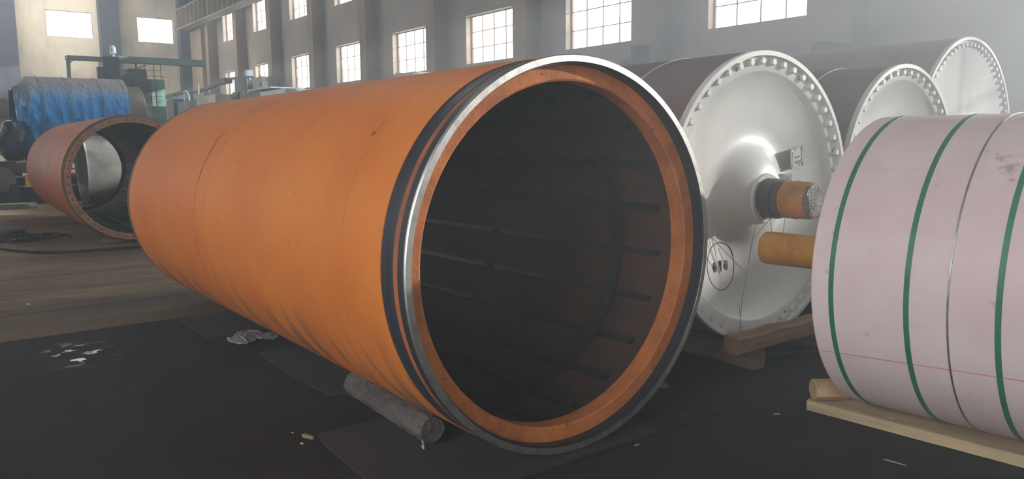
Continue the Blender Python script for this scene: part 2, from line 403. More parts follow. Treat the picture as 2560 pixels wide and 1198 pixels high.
def ribs(root, n, R, x0, x1, off, h=.028, w=.032, segs=None):
    for i in range(n):
        a = math.radians(off + 360/n*i)
        b = MB(); Mx = Matrix.Rotation(a, 4, 'X')
        for s0, s1 in (segs or ((x0,x1),)):
            b.box(s0, R-h, -w/2, s1, R+.004, w/2, Mx)
        b.build('spoiler_bar', M['rib'], root)

# A: the large open orange shell
RA, LA = .915, 4.88
A = thing('dryer_cylinder_shell', (-2.62, 2.395, .0085), 'huge open orange drum shell lying in front, dark bands round its near rim', 'drum')
ax = (0, 0, RA)
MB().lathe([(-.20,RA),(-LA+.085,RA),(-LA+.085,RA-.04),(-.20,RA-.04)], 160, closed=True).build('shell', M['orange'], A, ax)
tag(MB().lathe([(-LA+.085,RA-.01),(-LA+.075,RA-.01),(-LA+.07,RA+.001),(-LA+.012,RA+.001),(-LA,RA-.012),(-LA,.80),(-LA+.08,.80),(-LA+.085,RA-.03)], 160, closed=True).build('far_flange', M['rustdark'], A, ax), 'dark brown far flange')
tag(MB().lathe([(-.20,RA-.04),(-.20,RA-.003),(-.195,RA-.005),(-.108,RA-.005),(-.104,RA-.009),(-.104,RA-.04)], 160, closed=True).build('machined_band', M['band'], A, ax), 'dark machined band')
tag(MB().lathe([(-.104,RA-.04),(-.104,RA-.006),(-.07,RA-.006),(-.07,RA-.04)], 160, closed=True).build('rusty_groove', M['bandrust'], A, ax), 'narrow rusty stripe')
tag(MB().lathe([(-.07,RA-.04),(-.07,RA-.007),(-.066,RA-.004),(-.022,RA-.004),(-.022,RA-.04)], 160, closed=True).build('machined_band', M['band'], A, ax), 'dark machined band next to the rim')
tag(MB().lathe([(-.022,.885),(-.022,RA-.004),(-.006,RA),(0,RA-.004),(0,.884),(-.003,.883)], 160, closed=True).build('end_rim', M['silver'], A, ax), 'bare silvery steel rim')
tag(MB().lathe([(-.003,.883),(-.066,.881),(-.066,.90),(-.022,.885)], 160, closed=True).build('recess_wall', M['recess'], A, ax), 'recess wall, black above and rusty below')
tag(MB().lathe([(-.066,.884),(-.066,.812),(-.072,.804),(-.157,.804),(-.17,.84),(-.17,.884)], 160, closed=True).build('inner_flange', M['rust'], A, ax), 'orange rusty inner flange')
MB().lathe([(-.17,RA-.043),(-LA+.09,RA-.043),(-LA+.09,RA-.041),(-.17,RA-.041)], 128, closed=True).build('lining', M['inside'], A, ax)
for i in range(21):
    a = math.radians(11 + 360/21*i); b = MB(); Mx = Matrix.Rotation(a, 4, 'X')
    for s0, s1 in ((-1.74,-.29),(-3.16,-1.83),(-4.6,-3.24)): b.box(s0, .843, -.016, s1, .874, .016, Mx)
    b.build('spoiler_bar', M['rib'], A, ax)
def hoop(root, x, w, r0, r1, a0, a1, n):
    return MB().lathe([(x-w/2,r0),(x+w/2,r0),(x+w/2,r1),(x-w/2,r1)], n, math.radians(a0), math.radians(a1), True).build('clamp_hoop', M['rib'], root, ax)
hp = hoop(A, -.59, .075, .832, .842, -77.5, 31, 60)
for a in (-77.5, 31):
    Mx = Matrix.Rotation(math.radians(a), 4, 'X')
    b = MB(); b.box(-.64, .765, -.005, -.54, .842, .005, Mx); b.build('lug', M['rib'], hp)
    b = MB(); s_ = -1 if a < 0 else 1
    b.tube([Mx @ Vector((-.59,.80,-.02)), Mx @ Vector((-.59,.80,.035*s_))], .012, 6); b.build('lug_bolt', M['rib'], hp)
hp = hoop(A, -.62, .16, .834, .842, -222, -83, 70)
b = MB(); Mx = Matrix.Rotation(math.radians(-83), 4, 'X'); b.box(-.70, .77, -.005, -.54, .842, .005, Mx); b.build('lug', M['rib'], hp)

# B: the smaller-looking orange shell behind it
RB, LB = .915, 5.9
B = thing('dryer_cylinder_shell', (-12.28, 2.54, .045), 'dull orange open drum shell at left behind the huge one, bolt holes round its end', 'drum')
ax = (0,0,RB)
MB().lathe([(-.09,RB),(-LB,RB),(-LB,RB-.05),(-.09,RB-.05)], 128, closed=True).build('shell', M['orangeB'], B, ax)
tag(MB().lathe([(-.09,.80),(-.09,RB-.004),(-.075,RB),(-.06,RB-.004),(-.002,.885),(-.002,.878)], 128, closed=False).build('chamfered_rim', M['rustdark'], B, ax), 'dark chamfered rim')
b = MB(); ring_holes(b, .80, .885, .842, 48, .0125, 0, .05); b.lathe([(0,.80),(-.09,.80),(-.09,.865)], 96); b.lathe([(0,.885),(-.002,.885)], 96)
tag(b.build('bolt_ring', M['rustlight'], B, ax), 'brown end ring drilled with bolt holes')
MB().lathe([(-LB+.03,.80),(-LB+.03,.87),(-LB-.01,.90),(-LB-.01,.80)], 96, closed=True).build('far_ring', M['rustdark'], B, ax)
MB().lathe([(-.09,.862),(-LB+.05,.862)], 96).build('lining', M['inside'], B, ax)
for i in range(21):
    a = math.radians(4 + 360/21*i)
    b = MB(); b.box(-LB+.3, .835, -.014, -.35, .862, .014, Matrix.Rotation(a, 4, 'X')); b.build('spoiler_bar', M['rib'], B, ax)

def hexbolt(b, y, z, r, x0, h, rot):
    pts = [(y + r*math.cos(rot+PI/3*k), z + r*math.sin(rot+PI/3*k)) for k in range(6)]
    b.prism(pts, x0-.004, x0+h*.8)
    b.prism([(y+(q-y)*.86, z+(w-z)*.86) for q, w in pts], x0+h*.8, x0+h)
def dryer(loc, R, L, label, nb, rb, br, bh, dish=True, lip=.030, step=.032, strap=(-.6,), journal=True):
    root = thing('dryer_cylinder', loc, label, 'cylinder', 'finished dryer cylinders with bolted white ends')
    c = (0,0,R)
    MB().lathe([(-.03,R),(-L,R),(-L,.2),(-L-.02,.2)], 128).build('shell', M['mauve'], root, c)
    tag(MB().lathe([(-.06,R-.002),(-.03,R+.001),(-.004,R+.001),(0,R-.003),(0,R-lip),(-step-.004,R-lip-.004)], 160).build('end_rim', M['cream'], root, c), 'cream white raised rim')
    r1 = R-.13
    if dish:
        cov = MB().lathe([(-step,R-lip),(-step,r1+.012),(-step-.006,r1),(-.055,r1-.02),(-.095,.60),(-.120,.47),(-.126,.40),(-.115,.35),(-.088,.305),(-.050,.255),(-.018,.20),(-.005,.158),(.012,.152),(.012,.10)], 160)
    else:
        cov = MB().lathe([(-step,R-lip),(-step,rb-.05),(-step-.004,rb-.06),(-step-.01,.45),(-step-.01,.30),(0,.2),(.012,.1)], 160)
    cv = tag(cov.build('end_cover', M['cream'], root, c), 'cream white bolted end cover')
    proto = MB(); hexbolt(proto, 0, 0, br, 0, bh, .3)
    p0 = None
    for i in range(nb):
        a = 2*PI*(i+.5)/nb
        pos = (-step, rb*math.cos(a), rb*math.sin(a)+R)
        if p0 is None:
            p0 = proto.build('bolt', M['cream'], root, pos, rot=(a,0,0))
        else:
            o = p0.copy(); o.parent = root; o.location = pos; o.rotation_euler = (a,0,0); COL.objects.link(o)
    for i, a in enumerate([k*2*PI/8+.35 for k in range(8)]):
        b = MB(); b.lathe([(-step+.003,.013),(-step+.003,.007),(-step-.01,.007)], 12, cx=(rb*.985*math.cos(a), rb*.985*math.sin(a)))
        b.build('jacking_screw', M['dkmach'], root, c)
    for sx in strap:
        b = MB(); b.lathe([(sx-.006,R+.001),(sx-.006,R+.004),(sx+.006,R+.004),(sx+.006,R+.001)], 128, closed=True)
        tag(b.build('strap', M['whitestrap'], root, c), 'thin white strap')
    return root, cv

C, ccov = dryer((-2.94, 4.28, .17), .915, 4.9, 'large grey dryer cylinder with white bolted end, standing between orange drum and pink roll', 48, .852, .023, .026, strap=(-.60,))
cz = .915
j = tag(MB().lathe([(.0,.128),(.10,.125),(.10,.118),(.15,.115),(.15,.0)], 48).build('journal', M['greytape'], C, (0,0,cz)), 'grey wrapped shaft end')
b = MB(); rs = [(.15,.112),(.17,.117),(.20,.114),(.225,.120),(.24,.113),(.29,.114),(.33,.110),(.335,.10)]
b.lathe(rs, 40); tag(b.build('ochre_wrapping', M['tape'], j), 'ochre paper wrapping')
b = MB(); prof = [(.325,.112),(.345,.105),(.358,.085),(.362,.05),(.364,.0)]
b.lathe(prof, 40); tag(b.build('end_cap', M['foil'], j), 'crumpled grey foil cap')
# name plate
NPy, NPz = 4.715-4.28, 1.33-.17
b = MB(); Mp = Matrix.Translation((-.085, NPy, NPz)) @ Matrix.Rotation(math.radians(9), 4, 'X') @ Matrix.Rotation(math.radians(5), 4, 'Z')
b.box(0,-.082,-.066,.008,.082,.066,Mp)
npl = tag(b.build('name_plate', M['plate'], C), 'small dull metal name plate')
b = MB(); b.box(.008,-.055,-.052,.0095,.05,.048,Mp); b.build('plate_field', M['lightgrey'], npl)
b = MB()
for y0,z0,y1,z1 in ((-.03,-.004,.03,.01),(-.03,-.038,.045,-.02),(.055,-.05,.066,-.036),(.055,-.03,.066,-.016),(.055,-.01,.066,.004),(.055,.01,.066,.024),(.055,.03,.066,.044),(.0,-.052,.008,-.04),(.022,-.052,.034,-.042)): b.box(.0095,y0,z0,.011,y1,z1,Mp)
b.build('plate_mark', M['dkmach'], npl)
for y0 in (-.072,.072):
    for z0 in (-.056,.056):
        b = MB(); b.tube([Mp@Vector((.008,y0,z0)),Mp@Vector((.016,y0,z0))], .007, 8); b.build('plate_screw', M['chrome'], npl)
# bracket plate above the journal
b = MB(); b.box(-.03,.13,.95,-.02,.30,1.06); tag(b.build('bracket', M['plate'], C), 'small steel bracket beside the shaft')
# inspection cover: scribed circle and two lug eyes
my, mz = 3.985-4.28, .665-.17
DP = [(.10,.012),(.152,.012),(.158,-.005),(.20,-.018),(.255,-.050),(.305,-.088),(.35,-.115),(.40,-.126),(.47,-.120),(.60,-.095),(.765,-.055),(.8,-.03)]
def dishx(y, z):
    r = math.hypot(y, z-.915)
    for (r0,x0),(r1,x1) in zip(DP, DP[1:]):
        if r0 <= r <= r1: return x0+(x1-x0)*(r-r0)/(r1-r0)
    return -.03
def ontube(name, mat, yz, rad, lift, close=False):
    pts = [(dishx(y,z)+lift, y, z) for y, z in yz]
    return MB().tube(pts, rad, 6, caps=not close).build(name, mat, C)
ontube('inspection_cover', M['dkmach'], [(my+.148*math.cos(2*PI*k/60), mz+.148*math.sin(2*PI*k/60)) for k in range(61)], .0028, .0, True)
for dy in (-.062,.062):
    b = MB(); n_ = 24; ey = my+dy
    vs = [(dishx(ey+.021*math.cos(2*PI*k/n_), mz+.032*math.sin(2*PI*k/n_))+.004, ey+.021*math.cos(2*PI*k/n_), mz+.032*math.sin(2*PI*k/n_)) for k in range(n_)]
    b.add(vs, [tuple(range(n_))]); b.add([(x_-.02,y_,z_) for x_,y_,z_ in vs]+vs, [(k,(k+1)%n_,n_+(k+1)%n_,n_+k) for k in range(n_)])
    o = b.build('lug_eye', M['black'], C)
    b = MB(); xs = dishx(ey, mz)+.004; b.tube([(xs,ey-.006,mz),(xs+.008,ey-.006,mz)], .008, 10); b.build('stud', M['chrome'], o)
xs = dishx(my, mz); b = MB(); b.box(xs-.01,my-.006,mz-.034,xs+.006,my+.006,mz+.034); b.build('slot', M['black'], C)
# thin wires hanging from the journal
wr = [[(.05,-.135,.86),(.0,-.14,.62),(-.02,-.135,.50)],[(.05,-.02,.79),(-.01,-.11,.66),(-.02,-.135,.50)],[(.05,-.02,.79),(.0,.09,.60),(-.02,.16,.50)],[(.10,.06,.79),(.08,.06,.55)],[(-.02,-.135,.50),(-.01,-.20,.28),(.0,-.235,.09)],[(-.02,-.22,.26),(.0,-.20,.05)],[(-.06,-.38,.62),(-.07,-.30,.50)]]
for w in wr: MB().tube(w, .0022, 5).build('wire', M['wire'], C)

D, _ = dryer((-3.06, 6.30, .17), .930, 4.9, 'second grey dryer cylinder with recessed white end, top showing over the pink roll', 48, .866, .022, .024, strap=(-.52,))
Ee, ec = dryer((-3.72, 9.01, .15), 1.174, 6.0, 'farthest and largest grey dryer cylinder, its flat white end in the haze at right', 72, 1.095, .022, .030, dish=False, strap=())
b = MB(); b.box(-.035,-.02,1.38,-.028,.10,1.44); b.box(-.035,.0,1.20,-.028,.08,1.36); b.build('name_plate', M['plate'], Ee)
for r_, zz, rr in ((D,.93,.11),(Ee,1.174,.14)):
    MB().lathe([(0,rr),(.35,rr*.95),(.36,0)], 40).build('journal', M['greytape'], r_, (0,0,zz))

C.rotation_euler = (0,0,-.013); D.rotation_euler = (0,0,.023); Ee.rotation_euler = (0,0,.018); B.rotation_euler = (0,0,-.031)
# F: pink wrapped roll
RF = .748
F = thing('wrapped_roll', (-2.046, 4.027, .0705), 'pink wrapped roll with green straps lying at right on a plank', 'roll', rz=.063)
MB().lathe([(0,.11),(0,RF-.004),(.006,RF),(3.9,RF),(3.905,.1)], 160).build('wrapping', M['pink'], F, (0,0,RF))
for sx in (.098, .43, .78, 1.13, 1.48, 1.83, 2.18, 2.5):
    MB().lathe([(sx-.011,RF),(sx-.011,RF+.003),(sx+.011,RF+.003),(sx+.011,RF)], 160, closed=True).build('green_strap', M['green'], F, (0,0,RF))
for sx in (.595,):
    b = MB(); b.lathe([(sx-.0035,RF),(sx-.0035,RF+.004),(sx+.0035,RF+.004),(sx+.0035,RF)], 160, closed=True); b.build('wire_strap', M['wire'], F, (0,0,RF))
tag(MB().lathe([(-.69,0),(-.69,.075),(-.68,.094),(-.66,.097),(-.40,.095),(-.2,.098),(0.002,.098)], 40).build('journal', M['yellow'], F, (0,0,RF)), 'yellow greased shaft end')

# ------------------------------------------------------------------ timbers, chocks and things on the floor
def beam(name, label, cat, p0, p1, w, h, mat, seed=1, bev=.008, n=9, tilt=0, group=None, wob=.008):
    p0, p1 = Vector(p0), Vector(p1); d = p1-p0; L = d.length
    q = d.to_track_quat('X', 'Z').to_matrix().to_4x4()
    b = MB(); vs = []; R_ = random.Random(seed); prof = [(-1,-.8),(-.8,-1),(.8,-1),(1,-.8),(1,.8),(.8,1),(-.8,1),(-1,.8)]
    for i in range(n+1):
        oy, oz = R_.uniform(-wob,wob), R_.uniform(-wob,wob)*.6
        for a, c_ in prof: vs.append(Vector((L*i/n, a*w/2+oy+R_.uniform(-.002,.002), h/2+c_*h/2+(oz if c_>0 else 0))))
    fs = [(i*8+k, i*8+(k+1)%8, (i+1)*8+(k+1)%8, (i+1)*8+k) for i in range(n) for k in range(8)]
    fs += [tuple(reversed(range(8))), tuple(range(n*8, n*8+8))]
    b.add(vs, fs)
    o = b.build(name, mat, bevel=.003); o.matrix_world = Matrix.Translation(p0) @ q
    return tag(o, label, cat, group)
beam('timber_baulk', 'squared wooden baulk lying flat on the floor under the white bolted cylinder', 'timber', (-4.3,4.16,0), (-2.88,4.18,0), .13, .155, M['wood'], 2)
beam('timber_baulk', 'slanting wooden baulk propped across the foot of the white cylinder end', 'timber', (-2.86,3.86,.158), (-2.82,5.05,.172), .12, .11, M['wood'], 5, wob=.010)
beam('timber_baulk', 'short grey baulk on the floor behind the slanting one', 'timber', (-3.05,4.95,0), (-2.45,5.05,0), .13, .158, M['wood'], 6)
beam('timber_baulk', 'wooden baulk under the partly hidden second grey dryer cylinder', 'timber', (-4.2,6.3,0), (-3.2,6.3,0), .16, .165, M['wood'], 7)
beam('timber_baulk', 'wooden baulk under the farthest dryer cylinder', 'timber', (-4.8,9.0,0), (-3.9,9.0,0), .16, .145, M['wood'], 8)
beam('timber_baulk', 'wooden baulk under the far end of the white bolted cylinder', 'timber', (-7.4,4.28,0), (-6.6,4.28,0), .16, .165, M['wood'], 9)
beam('timber_baulk', 'wooden baulk under the far end of the second dryer cylinder', 'timber', (-7.6,6.3,0), (-6.8,6.3,0), .16, .165, M['wood'], 10)
beam('timber_baulk', 'wooden baulk under the far end of the farthest dryer cylinder', 'timber', (-9.2,9.0,0), (-8.3,9.0,0), .16, .145, M['wood'], 12)
for xx, yy in ((-12.9,2.54),(-17.5,2.70)):
    beam('timber_baulk', 'low baulk under the near end of the dull orange drum' if xx > -14 else 'low baulk under the far end of the dull orange drum', 'timber', (xx,yy-.35,0), (xx,yy+.35,0), .2, .045, M['wood'], 11, n=3, wob=.001)
tag(MB().tube([(-3.02,4.34,.018),(-2.92,4.62,.018),(-2.8,4.90,.018)], .017, 8).build('steel_rod', M['dkmach']), 'thin grey rod lying on the floor beside the baulks', 'rod')
beam('long_plank', 'long pale plank under the pink wrapped roll', 'plank', (-2.27,3.865,0), (2.2,4.16,0), .30, .066, M['plank'], 3, n=24, wob=.0012)
# eight-sided wood chock on the plank
b = MB(); o8 = [(.062*math.cos(PI/8+PI/4*k)*(1+.08*(k%3)), .055*math.sin(PI/8+PI/4*k)+.055) for k in range(8)]
b.prism(o8, 0, .18, 'xz')
ck = b.build('wood_chock', M['fresh'], bevel=.004); ck.location = (-2.235,3.73,.069); ck.rotation_euler = (0,0,math.radians(-38))
tag(ck, 'pale cut wood chock on the plank end against the pink roll', 'chock')
# grimy log chock under the orange shell
b = MB(); vs = []; n = 26; m = 14
for i in range(n+1):
    for k in range(m):
        a = 2*PI*k/m; r = .068*(1 + .09*noise.noise(Vector((i*.5, math.cos(a)*1.3, math.sin(a)*1.3)))); r *= 1+.10*(abs(math.cos(2*a)))
        e = .9 if i in (0,n) else 1
        vs.append((-.92*i/n, r*math.cos(a)*e, .078+r*math.sin(a)*e))
fs = [(i*m+k, i*m+(k+1)%m, (i+1)*m+(k+1)%m, (i+1)*m+k) for i in range(n) for k in range(m)] + [tuple(range(m)), tuple(range(n*m,n*m+m))]
b.add(vs, fs); lg = b.build('log_chock', M['log']); lg.location = (-3.10,1.88,.006); lg.rotation_euler = (0,0,math.radians(-2.5))
tag(lg, 'grimy grey log wedged under the near end of the orange drum', 'log')
b = MB(); b.tube([(0,0,.0),(.006,-.004,.02),(.0,-.008,.045)], .0035, 5); b.tube([(0,0,.0),(-.012,-.006,.018)], .003, 5)
o = b.build('white_fibre', M['debris']); o.location = (-3.09,1.825,.004); tag(o, 'scrap of white fibre stuck by the end of the grimy log', 'debris')

def sheet(name, label, cat, poly, h, mat, z=0):
    b = MB(); b.prism(poly, z, z+h, 'xy'); return tag(b.build(name, mat, bevel=.0015), label, cat)
sheet('rubber_mat', 'dark mat under the near end of the orange drum, corner toward camera', 'mat', [(-3.60,1.50),(-3.4,1.475),(-2.98,1.455),(-2.56,1.46),(-2.56,2.9),(-3.56,2.9)], .006, M['mat'])
sheet('rubber_mat', 'dark mat under the middle of the orange drum', 'mat', [(-5.30,1.815),(-4.7,1.79),(-4.14,1.81),(-4.09,1.90),(-4.07,2.9),(-5.30,2.9)], .006, M['mat'])
sheet('rubber_mat', 'dark mat under the far end of the orange drum by the white film', 'mat', [(-6.78,1.66),(-5.95,1.66),(-5.9,2.9),(-6.78,2.9)], .006, M['mat'])
# crumpled white plastic film by the orange shell
b = MB(); vs = []; nx, ny = 9, 26
for i in range(nx+1):
    for k in range(ny+1):
        u, v = i/nx, k/ny; wv = .16*math.sin(PI*min(1,max(0,v)))**.5+.02
        x_ = -5.75 + (u-.5)*wv*2 + .05*math.sin(v*9); y_ = 1.74 + v*.36
        vs.append((x_, y_, .010 + .03*abs(noise.noise(Vector((u*3,v*9,1)))) + .02*math.sin(PI*u)*(1-v)))
fs = [(i*(ny+1)+k, i*(ny+1)+k+1, (i+1)*(ny+1)+k+1, (i+1)*(ny+1)+k) for i in range(nx) for k in range(ny)]
b.add(vs, fs, True); o = b.build('plastic_film', M['sheetpl']); sm = o.modifiers.new('s','SOLIDIFY'); sm.thickness = .003
tag(o, 'crumpled dirty white plastic film on the floor half under the orange drum', 'film')
# small litter, each piece its own
def chip(name, label, cat, x, y, l, w, h, rz, mat, z=0):
    b = MB(); b.prism([(-l/2,-w/2),(l/2*.8,-w/2*.7),(l/2,w/2*.3),(l*.1,w/2),(-l/2*.9,w/2*.6)], 0, h, 'xy'); o = b.build(name, mat, bevel=min(w,h)*.15)
    o.location = (x,y,z); o.rotation_euler = (0,0,rz); return tag(o, label, cat)
chip('wood_splinter', 'thin pinkish wood splinter beside the mat corner', 'splinter', -3.52, 1.56, .10, .008, .006, 1.9, M['splinter'])
chip('wood_fragment', 'small grey broken wood piece at the corner of the mat', 'fragment', -3.58, 1.455, .075, .022, .018, .35, M['woody'])
chip('chip', 'tiny white chip left of the broken wood piece', 'chip', -3.53, 1.40, .018, .01, .006, .3, M['debris'])
chip('chip', 'tiny white chip above the broken wood piece', 'chip', -3.70, 1.42, .012, .006, .004, .8, M['debris'])
chip('scrap', 'small brown scrap on the floor right of the orange drum rim', 'scrap', -3.05, 3.42, .12, .09, .02, .5, M['wood'])
chip('scrap', 'flat dark scrap beside the floor crack', 'scrap', -2.62, 3.15, .07, .045, .004, .4, M['black'])
chip('chip', 'white sliver on the dark floor right of the crack', 'chip', -2.33, 3.55, .035, .008, .004, .9, M['debris'])
chip('chip', 'pale sliver on the dark floor below the plank', 'chip', -1.63, 3.42, .10, .006, .003, .1, M['debris'])
chip('chip', 'white chip on the floor just behind the crack', 'chip', -2.50, 2.66, .03, .006, .004, 1.4, M['debris'])
chip('chip', 'white crumb on the floor under the drum rim', 'chip', -2.58, 2.56, .03, .008, .004, 1.7, M['debris'])
chip('chip', 'white chip lying on the plank top', 'chip', -1.83, 3.78, .02, .014, .004, .3, M['debris'], .0685)
chip('stone_flake', 'small dark flake on the floor between the drum and the baulks', 'flake', -3.0, 3.75, .04, .02, .006, .3, M['black'])
chip('chip', 'tiny pale crumb on the brown slabs at far left', 'chip', -8.3, .75, .05, .02, .01, .3, M['debris'])
# cable and hose on the far slabs
pts = [(-12.9,.9,.02),(-12.3,1.15,.02),(-11.95,1.5,.02),(-11.85,2.0,.02),(-11.88,2.6,.02),(-12.1,3.2,.02)]
def smooth(pts, n=6):
    out = []; P = [Vector(p) for p in pts]
    for i in range(len(P)-1):
        p0, p1, p2, p3 = P[max(i-1,0)], P[i], P[i+1], P[min(i+2,len(P)-1)]
        for k in range(n):
            t_ = k/n; out.append(.5*((2*p1)+(p2-p0)*t_+(2*p0-5*p1+4*p2-p3)*t_**2+(3*p1-p0-3*p2+p3)*t_**3))
    return out+[P[-1]]
tag(MB().tube(smooth(pts), .02, 8).build('hose', M['black']), 'black hose curving over the brown slabs below the dull orange drum', 'hose')
cp = []
for i in range(60):
    a = i*.42; r = .35+.22*math.sin(i*.31); cp.append((-13.9+r*.8*math.cos(a), 1.05+i*.006+r*1.1*math.sin(a), .03+.015*(i%4)))
tag(MB().tube(cp, .014, 6).build('cable_coil', M['black']), 'tangled black cable heap on the floor at the left edge', 'cable')
b = MB(); vs = []; n = 20
for i in range(n+1):
    for k in range(10):
        a = PI*k/9; r = (.07+.05*math.sin(PI*i/n))*(1+.3*noise.noise(Vector((i*.4,a,3))))
        vs.append((-15.2+r*math.cos(a)*2.6, .2+i*.06, .012+r*math.sin(a)))
b.add(vs, [(i*10+k,i*10+k+1,(i+1)*10+k+1,(i+1)*10+k) for i in range(n) for k in range(9)], True)
tag(b.build('folded_cloth', M['black']), 'dark heap of cloth on the floor at the left edge behind the slabs', 'cloth')

# ------------------------------------------------------------------ far left: covered roll in its machine, bare ring
T = thing('covered_roll', (-24,3.6,0), 'big roll under a dusty blue tarpaulin at left, its bare brown end showing', 'roll')
def ylathe(b, prof, n, cx, cz, **k):
    q = MB(); q.lathe([(y, r) for y, r in prof], n, **k)
    b.add([(cx + v[1], v[0], cz + v[2]) for v in q.v], q.f, True)
b = MB(); ylathe(b, [(-1.2,0),(-1.2,1.0),(1.58,1.0),(1.62,.97),(1.62,0)], 96, 0, 2.03); b.build('roll_body', M['greyroll'], T)
b = MB(); vs = []; nu, nv = 150, 60
for i in range(nu+1):
    v = i/nu; y = -1.42 + 2.6*v
    for k in range(nv+1):
        a = math.radians(-62 + 304*k/nv)
        down = max(0, math.cos(a)) ; side = 1-abs(math.sin(a)) if math.sin(a) > 0 else 1
        f1 = math.sin(y*23 + 3*noise.noise(Vector((y*1.3,a*.8,0))) + 1.4*a)*.034 + (.5-abs(noise.noise(Vector((y*4+a*1.5,a*1.1-y,2)))))*.13 - .06
        f2 = (.4-abs(noise.noise(Vector((y*9-a*2.2,a*1.2,5)))))*.06
        g_ = max(0, 1-max(0,math.sin(a))*1.25)
        r = 1.17 + (f1+f2)*g_ + .01
        if v < .12: r *= 1 - (.12-v)*(1.2 + 1.5*abs(math.sin(a*3)))
        zz = 2.03 + r*math.sin(a)
        if math.sin(a) < 0: r = r + .06*math.sin(y*9+a)
        vs.append((r*math.cos(a), y, max(.92, zz)))
fs = [(i*(nv+1)+k, i*(nv+1)+k+1, (i+1)*(nv+1)+k+1, (i+1)*(nv+1)+k) for i in range(nu) for k in range(nv)]
b.add(vs, fs, True); o = tag(b.build('tarpaulin', M['tarp'], T, (0,0,0)), 'blue tarpaulin, brown with dust on top')
sm = o.modifiers.new('s','SOLIDIFY'); sm.thickness = .01
for y_ in (-.85,-.25,.5,1.05):
    b = MB(); b.tube([(math.cos(a)*1.22, y_+.05*math.sin(a*3), 2.03+math.sin(a)*1.22) for a in [math.radians(-50+7*k) for k in range(20)]], .007, 6)
    tag(b.build('rope', M['beige'], T), 'thin pale rope tied round the tarpaulin')
# wrapped journal bag hanging left of it
b = MB(); vs = []; n, m = 16, 20
for i in range(n+1):
    ph = PI*i/n
    for k in range(m):
        a = 2*PI*k/m; r = .46*math.sin(ph)**.7*(1+.18*noise.noise(Vector((math.cos(a)*1.5,math.sin(a)*1.5,i*.35))))
        vs.append((r*math.cos(a), r*.72*math.sin(a), .5-.5*math.cos(ph)*1.0))
b.add(vs, [(i*m+k, i*m+(k+1)%m, (i+1)*m+(k+1)%m, (i+1)*m+k) for i in range(n) for k in range(m)], True)
o = b.build('wrapped_bundle', M['navy']); o.location = (-22.55,2.02,1.05); tag(o, 'round bundle wrapped in navy plastic at the left end of the covered roll', 'bundle')
# grey roll at the left edge
G = thing('grey_roll', (-26,1.6,0), 'plain grey and tan roll at the left edge of the picture', 'roll')
b = MB(); ylathe(b, [(-2.4,0),(-2.4,.78),(.9,.78),(.9,0)], 80, 0, 1.95); b.build('roll_body', M['greyroll'], G)
b = MB(); ylathe(b, [(-2.41,.60),(-2.41,.786),(.905,.786)], 40, 0, 1.95, a0=math.radians(-130), a1=math.radians(15)); tag(b.build('tan_cover', M['tanroll'], G), 'tan wrapping on the lower half')
# machine bed carrying both rolls
L_ = thing('roll_grinding_machine', (-24,2.2,0), 'long dark machine bed under the covered roll, with bright rails', 'machine')
MB().box(-.9,-3.9,.0,1.5,3.4,.35).build('base', M['dkmach'], L_)
MB().box(-.7,-3.9,.35,1.1,3.4,.62).build('bed', M['blmach'], L_)
for xx, zz in ((1.15,.66),(.9,.82),(1.3,.42)):
    tag(MB().box(xx-.05,-3.9,zz-.02,xx+.05,3.4,zz+.025).build('rail', M['chrome'], L_), 'bright steel rail')
for y_ in (-2.4,-.3,2.3):
    b = MB(); b.box(-.5,y_-.22,.6,.6,y_+.22,1.02); b.box(-.7,y_-.3,.6,.9,y_+.3,.75); b.build('roll_rest', M['dkmach'], L_)
tag(MB().box(1.2,-3.2,.75,1.26,.1,1.0).build('guard_panel', M['rustdark'], L_), 'brown guard panel')
b = MB(); b.lathe([(0,.0),(0,.30),(.12,.30),(.12,.12),(.2,.12),(.2,0)], 40, cx=(-.5,.62)); tag(b.build('hand_wheel', M['bare'], L_, (1.5,0,.0)), 'grey round wheel')
tag(MB().box(1.52,-.02,.42,1.56,.13,.72).build('sign_plate', M['yellow2'], L_), 'small white and yellow plate')
for y_ in (-.35,.3,.55):
    MB().box(1.45,y_,.05,1.7,y_+.18,.5).build('gear_box', M['blmach'], L_)
tag(MB().tube([(1.62,.5,.70),(1.62,2.2,.74)], .035, 8).build('red_pipe', M['redpipe'], L_), 'glossy red pipe')
# step / low slab in front of the machine
tag(MB().box(-21.6,-1.4,0,-20.95,2.25,.10).build('concrete_kerb', M['greyroll']), 'low concrete kerb in front of the machine bed at left', 'kerb')
# bare steel ring seen through the dull orange shell
Rg = thing('steel_ring', (-20.6,3.14,.037), 'bare grey steel ring seen through the dull orange drum', 'ring')
b = MB(); ylathe(b, [(0,.80),(1.15,.80),(1.15,.765),(0,.765)], 96, 0, .80, closed=True); b.build('ring_wall', M['bare'], Rg)
b = MB(); ylathe(b, [(.0,.806),(.035,.806),(.035,.76),(.0,.76)], 96, 0, .80, closed=True); b.build('ring_edge', M['silver'], Rg)
beam('timber_baulk', 'short pale board under the bare grey steel ring', 'timber', (-20.3,2.95,0), (-20.3,4.1,0), .5, .03, M['plank'], 13, n=3, wob=.001)

